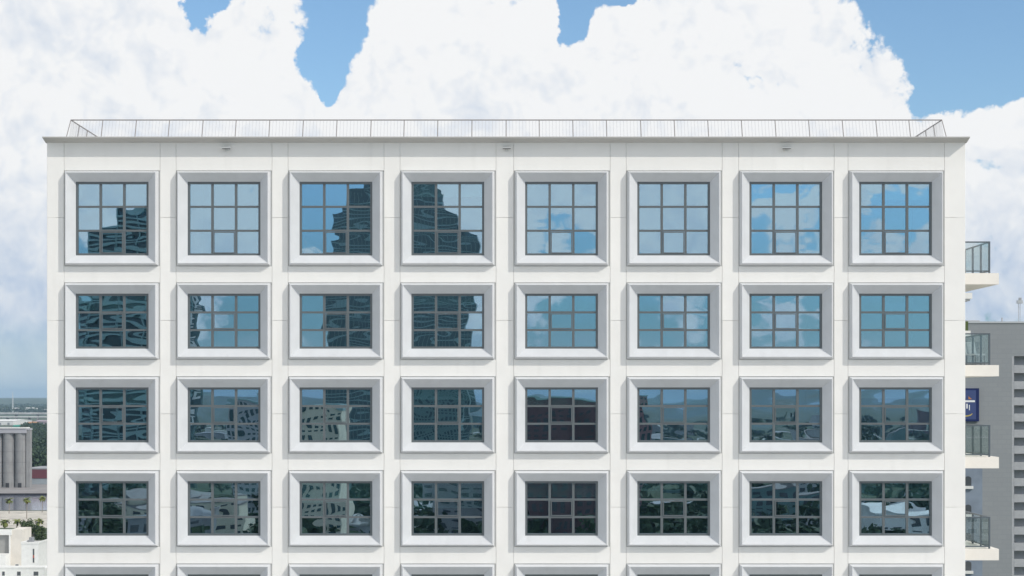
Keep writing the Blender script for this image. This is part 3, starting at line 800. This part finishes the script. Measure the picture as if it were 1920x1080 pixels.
# stucco wing
M['stucco'] = mat('blue_grey_stucco', (0.23, 0.275, 0.34), 0.95, var=0.12, vscale=0.5)
LW = 200.0; kw = LW / FPX
wg = thing('stucco_building', 'blue-grey stucco building with arched windows below the white balconies', 'building', (xat(1842, LW), LW - D, 0))
MB().box(-60 * kw, 0, 0, 18, 0, zat(866, LW)).build('wall', M['stucco'], wg)
MB().box(-60.5 * kw, .15, -.12, 18.1, zat(866, LW) + .005, zat(863, LW)).build('coping', M['spandrel'], wg)
for py in (893, 946, 999, 1052, 1105):
    xc = -27 * kw; hw = 6.2 * kw; zb_w = zat(py + 18, LW); zt_w = zat(py + 5, LW)
    pts = [(xc - hw, zb_w), (xc + hw, zb_w)] + [(xc + hw * math.cos(math.radians(a)), zt_w + hw * .8 * math.sin(math.radians(a))) for a in range(0, 181, 20)]
    wf = MB().prism(pts, 'y', -.04, .05).build('window', M['winglass'], wg)
    MB().box(xc - hw - 2.2 * kw, xc + hw + 2.6 * kw, -.3, -.041, zat(py + 23.5, LW), zat(py + 18.2, LW)).build('sill', M['white'], wf)
ch = thing('patio_chair', 'dark patio chair behind the glass of the second balcony from the top', 'chair', (X(1829, 3.2), 3.2, Z(684.5, SB) + .002), None, 0.5)
MB().box(-.25, .25, -.25, .25, .40, .45).build('seat', M['recess'], ch); MB().prism([(.20, .451), (.25, .451), (.36, .9), (.31, .9)], 'x', -.25, .25).build('backrest', M['recess'], ch)
for sx in (-.22, .22):
    for sy in (-.22, .22): MB().bar((sx, sy, 0), (sx, sy, .399), .02, 6).build('leg', M['dark'], ch)
# ledges on the side of the white building further back
Yl = 8.0
for pa, pb_, px in ((549, 560, 1823), (620, 632, 1820)):
    le = MB().box(XR + .002, X(px, Yl), Yl, Yl + 3, Z(pb_, Yl), Z(pa, Yl)).build('side_ledge', M['white'], bld)
    if pa > 600: MB().box(XR + .003, X(1818, Yl), Yl + .2, Yl + 2.5, Z(pa, Yl) + .003, Z(602, Yl)).build('planter_hedge', M['leaf'], le)
    else: MB().box(XR + .003, X(1820, Yl), Yl + .1, Yl + 2.8, Z(564, Yl), Z(pb_, Yl) - .003).build('soffit', M['recess'], le)

# ================================================================== CITY IN FRONT, seen mirrored in the windows
def rk(Y): return S * (D + Y) / D        # metres per photo pixel for a thing mirrored at distance Y before the facade
M['teal_band'] = mat('teal_balcony_band', (0.27, 0.41, 0.42), 0.5, spec=0.5)
M['dk'] = mat('dark_tower_cladding', (0.075, 0.125, 0.13), 0.25, spec=0.6)
M['dkrib'] = mat('tower_rib', (0.18, 0.26, 0.26), 0.5)
M['brown'] = mat('brown_brick_cladding', (0.13, 0.075, 0.08), 0.8, var=0.3, vscale=0.1)
def mbox(px0, px1, pyt, Y): k_ = rk(Y); return (px0 - VX) * k_, (px1 - VX) * k_, H + (VY - pyt) * k_
Yb = 800.0
rt = thing('apartment_tower', 'banded apartment tower mirrored in the leftmost window column', 'building', (0, -Yb, 0))
for nm, a, b, tpy in (('main_block', 222, 306, 392), ('left_block', 168, 221.9, 428), ('right_block', 306.1, 356, 505), ('low_block', 150, 167.9, 560)):
    x0, x1, z1_ = mbox(a, b, tpy, Yb)
    MB().box(x0, x1, -16, 0, 0, z1_).build(nm, M['bluegrey_cladding'] if nm == 'low_block' else M['dk'], rt)
    z = z1_
    while z > 3:
        bb = MB().box(x0 + .1, x1 - .1, .01, 2.6, z - 1.35, z - .1)
        bb.build('balcony_band', M['teal_band'], rt)
        nn = max(1, int((x1 - x0) / 9.0)); cb = MB()
        for q in range(nn + 1):
            xx = x0 + .1 + (x1 - x0 - .3) * q / nn; cb.box(xx, xx + .6, .012, 2.3, z - 3.0, z - 1.36)
        cb.build('balcony_divider', M['teal_band'], rt); z -= 3.1
x0, x1, z1_ = mbox(356.1, 375, 540, Yb); z0_ = H + (VY - 800) * rk(Yb)
MB().box(x0, x1, -6, 0, 0, z1_).build('sign_fin', M['dk'], rt)
sl = MB(); zc = z1_ - .5; cw = x1 - x0; k_ = 0
def glyph(kind, zc, hgt):
    a, b = x0 + .7, x1 - .7; t_ = hgt * .24
    if kind == 'bars2': sl.box(a, b, .02, .12, zc - t_, zc).box(a, b, .02, .12, zc - hgt, zc - hgt + t_).box((a + b) / 2 - .5, (a + b) / 2 + .5, .021, .119, zc - hgt + t_, zc - t_)
    elif kind == 'bar': sl.box(a, b, .02, .12, zc - hgt * .6, zc - hgt * .35)
    elif kind == 'u': sl.box(a, b, .02, .12, zc - t_, zc).box(a, b, .02, .12, zc - hgt, zc - hgt + t_).box(a, a + 1.1, .021, .119, zc - hgt + t_, zc - t_)
    elif kind == 'o': sl.box(a, b, .02, .12, zc - t_, zc).box(a, b, .02, .12, zc - hgt, zc - hgt + t_).box(a, a + 1.1, .021, .119, zc - hgt + t_, zc - t_).box(b - 1.1, b, .021, .119, zc - hgt + t_, zc - t_)
for kd in ('u', 'o', 'bars2', 'u', 'o', 'bar', 'bars2', 'o', 'u', 'bars2'):
    glyph(kd, zc, 4.9); zc -= 6.9
sl.build('sign_letters', M['signwhite'], rt)
Yd = 1100.0
dt = thing('dark_tower', 'dark green stepped skyscraper mirrored in the third and fourth window columns', 'building', (0, -Yd, 0))
for nm, a, b, tpy, dep, off in (('base_block', 612, 882, 440, 40, 0), ('middle_block', 628, 850, 392, 34, -1), ('upper_block', 646, 828, 360, 28, -2), ('crown_block', 690, 798, 326, 20, -4)):
    x0, x1, z1_ = mbox(a, b, tpy, Yd)
    MB().box(x0, x1, -dep, off, 0, z1_).build(nm, M['dk'], dt)
    rb = MB(); n = int((x1 - x0) / 2.6)
    for q in range(n + 1):
        xx = x0 + (x1 - x0) * q / n; rb.box(xx - .18, xx + .18, off + .005, off + .35, 0, z1_ + .3)
    MB().prism([(x0, z1_ + .31), (x1, z1_ + .31), (x1 - (x1 - x0) * .16, z1_ + 9), (x0 + (x1 - x0) * .5, z1_ + 14), (x0 + (x1 - x0) * .16, z1_ + 9)], 'y', -dep + 3, off - 6).build('roof_gable', M['dk'], dt)
    rb.build('rib', M['dkrib'], dt)
    z = z1_ - 2.0; fb = MB()
    while z > 3: fb.box(x0 + .05, x1 - .05, off + .006, off + .2, z - .9, z); z -= 3.7
    fb.build('floor_band', M['teal_band'], dt)
def grid_block(nm, label, px0, px1, pyt, Y, wall, win, fl=2.9, bay=1.8):
    x0, x1, z1_ = mbox(px0, px1, pyt, Y)
    t = thing(nm, label, 'building', (0, -Y, 0))
    MB().box(x0, x1, -24, 0, 0, z1_).build('wall', M[wall], t)
    MB().box(x0 - .3, x1 + .3, -24.3, .3, z1_ + .01, z1_ + .8).build('parapet', M['teal_band'], t)
    z = z1_ - 1.2; n = max(2, int((x1 - x0) / bay)); ww = (x1 - x0) / n; wb = MB()
    while z > 3:
        for q in range(n): wb.box(x0 + q * ww + .4, x0 + (q + 1) * ww - .4, .01, .1, z - 1.3, z)
        z -= fl
    o = wb.build('window_grid', M[win], t)
    return t
M['tealwall'] = mat('teal_glazed_wall', (0.12, 0.21, 0.21), 0.4, spec=0.5); M['cream'] = mat('cream_wall', (0.62, 0.58, 0.48), 0.9, var=0.1, vscale=.1)
M['pinkbrick'] = mat('pink_brick', (0.32, 0.20, 0.21), 0.9, var=0.1, vscale=.1); M['tealwin'] = mat('dark_teal_glass', (0.03, 0.07, 0.075), 0.2, spec=0.6)
grid_block('office_block', 'teal glazed block mirrored below the dark tower in the fourth column', 766, 868, 704, 900, 'tealwall', 'tealwin')
grid_block('cream_block', 'cream block mirrored at the left of the third column, third row', 556, 640, 772, 440, 'cream', 'tealwin')
grid_block('pink_block', 'pink brick block mirrored at the left of the sixth column, third row', 1150, 1216, 738, 560, 'pinkbrick', 'tealwin')
grid_block('grey_block', 'grey block mirrored in the second column, third row', 430, 520, 762, 620, 'spandrel', 'tealwin')
x0, x1, z1_ = mbox(984, 1122, 752, 500.0)
bt = thing('brown_block', 'low brown brick block mirrored in the fifth window column', 'building', (0, -500, 0))
MB().box(x0, x1, -30, 0, 0, z1_).build('wall', M['brown'], bt)
MB().box(x0 - .3, x1 + .3, -30.3, .3, z1_ + .01, z1_ + .6).build('parapet', M['teal_band'], bt)
wb = MB(); z = z1_ - 3
while z > 4:
    for q in range(9): MB().box(x0 + 1.2 + q * 2.7, x0 + 2.7 + q * 2.7, .01, .12, z - 1.6, z).build('window', M['winglass'], bt)
    z -= 3.4
rr_ = random.Random(23)
cl = ['bluegrey_cladding', 'grey_cladding', 'tealwall', 'spandrel', 'brown', 'tealwall', 'white_cladding', 'cream']
nb = 0
used = [(612, 882, 1100), (150, 375, 800), (766, 868, 900), (984, 1122, 500), (556, 640, 440), (1150, 1216, 560), (430, 520, 620)]
for k in range(70):
    Y = rr_.choice((430, 520, 640, 800, 1000, 1300, 1700, 2300)) * rr_.uniform(.94, 1.06)
    px0 = rr_.uniform(110, 1720); k_ = rk(Y); wpx = rr_.uniform(14, 45) / k_; 
    x0 = (px0 - VX) * k_; x1 = x0 + wpx * k_
    hh = rr_.choice((5, 7, 9, 12, 16, 22)) * rr_.uniform(.8, 1.2)
    if Y > 1200: hh *= 1.4
    if any(px0 < b and px0 + wpx > a and abs(Y - yy) < 55 for a, b, yy in used): continue
    used.append((px0, px0 + wpx, Y))
    w_, r_ = rr_.choice(cl), rr_.choice(('white_cladding', 'grey_cladding', 'roof', 'white_cladding', 'dock'))
    pc = (px0 + wpx / 2); pyr = VY - (hh - H) / k_
    ci = min(range(8), key=lambda q: abs((COLS[q][0] + COLS[q][1]) / 2 - pc)); ri = min(range(5), key=lambda q: abs((ROWS[q][0] + ROWS[q][1]) / 2 - pyr))
    word = {'white_cladding': 'white', 'bluegrey_cladding': 'blue-grey', 'grey_cladding': 'grey', 'tealwall': 'teal', 'spandrel': 'pale grey', 'brown': 'brown', 'cream': 'cream', 'roof': 'light grey', 'dock': 'dark grey'}
    nth = ('first', 'second', 'third', 'fourth', 'fifth', 'sixth', 'seventh', 'eighth')
    size = 'small ' if wpx * k_ < 22 else 'wide ' if wpx * k_ > 36 else ''
    lab = '%s%s building with %s roof mirrored in the %s column, %s row' % (size, word[w_], word[r_], nth[ci], nth[ri])
    t = thing('city_building', lab, 'building', (x0, -Y, 0), 'low buildings mirrored in the windows')
    dp = rr_.uniform(12, 34)
    MB().box(0, x1 - x0, -dp, 0, 0, hh).build('wall', M[w_], t)
    MB().box(-.3, x1 - x0 + .3, -dp - .3, .3, hh + .01, hh + .5).build('roof', M[r_], t)
    if Y < 900:
        z = hh - 1.6
        while z > 2:
            n = max(2, int((x1 - x0) / 4)); ww = (x1 - x0) / n
            st = MB()
            for q in range(n): st.box(q * ww + .8, (q + 1) * ww - .8, .01, .1, z - 1.3, z)
            st.build('window_band', M['winglass'], t); z -= 3.4
sp_ = []
for _ in range(900):
    Y = 420 + 2600 * rr_.random() ** 1.8; k_ = rk(Y); px = rr_.uniform(80, 1820)
    sp_.append(((px - VX) * k_, -Y, rr_.uniform(6, 12), rr_.uniform(3.5, 7) * (1 + Y / 1800)))
woodland(sp_, n=16)
for k in range(5):
    Y = (440, 590, 720, 1150, 2000)[k]
    struct(MB().box(-Y * .5, Y * .5, -Y - 9 - k * 4, -Y + 9 + k * 4, -.1, .02 + .004 * k).build('road', M['asph'] if k % 2 else M['pave']))

# ================================================================== HAZE
HAZE = 0.6e-4
hz = MB().box(-44000, 44000, -44000, 44000, -1.5, 225).build('haze', None)
hz['kind'] = 'stuff'
hm = bpy.data.materials.new('haze_air'); hm.use_nodes = True
t = NT(hm.node_tree); t.n.clear()
o = t.new('ShaderNodeOutputMaterial'); pv = t.new('ShaderNodeVolumePrincipled')
pv.inputs['Color'].default_value = (0.55, 0.78, 1.0, 1); pv.inputs['Density'].default_value = HAZE
pv.inputs['Anisotropy'].default_value = 0.0
t.l.new(pv.outputs[0], o.inputs['Volume']); hz.data.materials.append(hm)
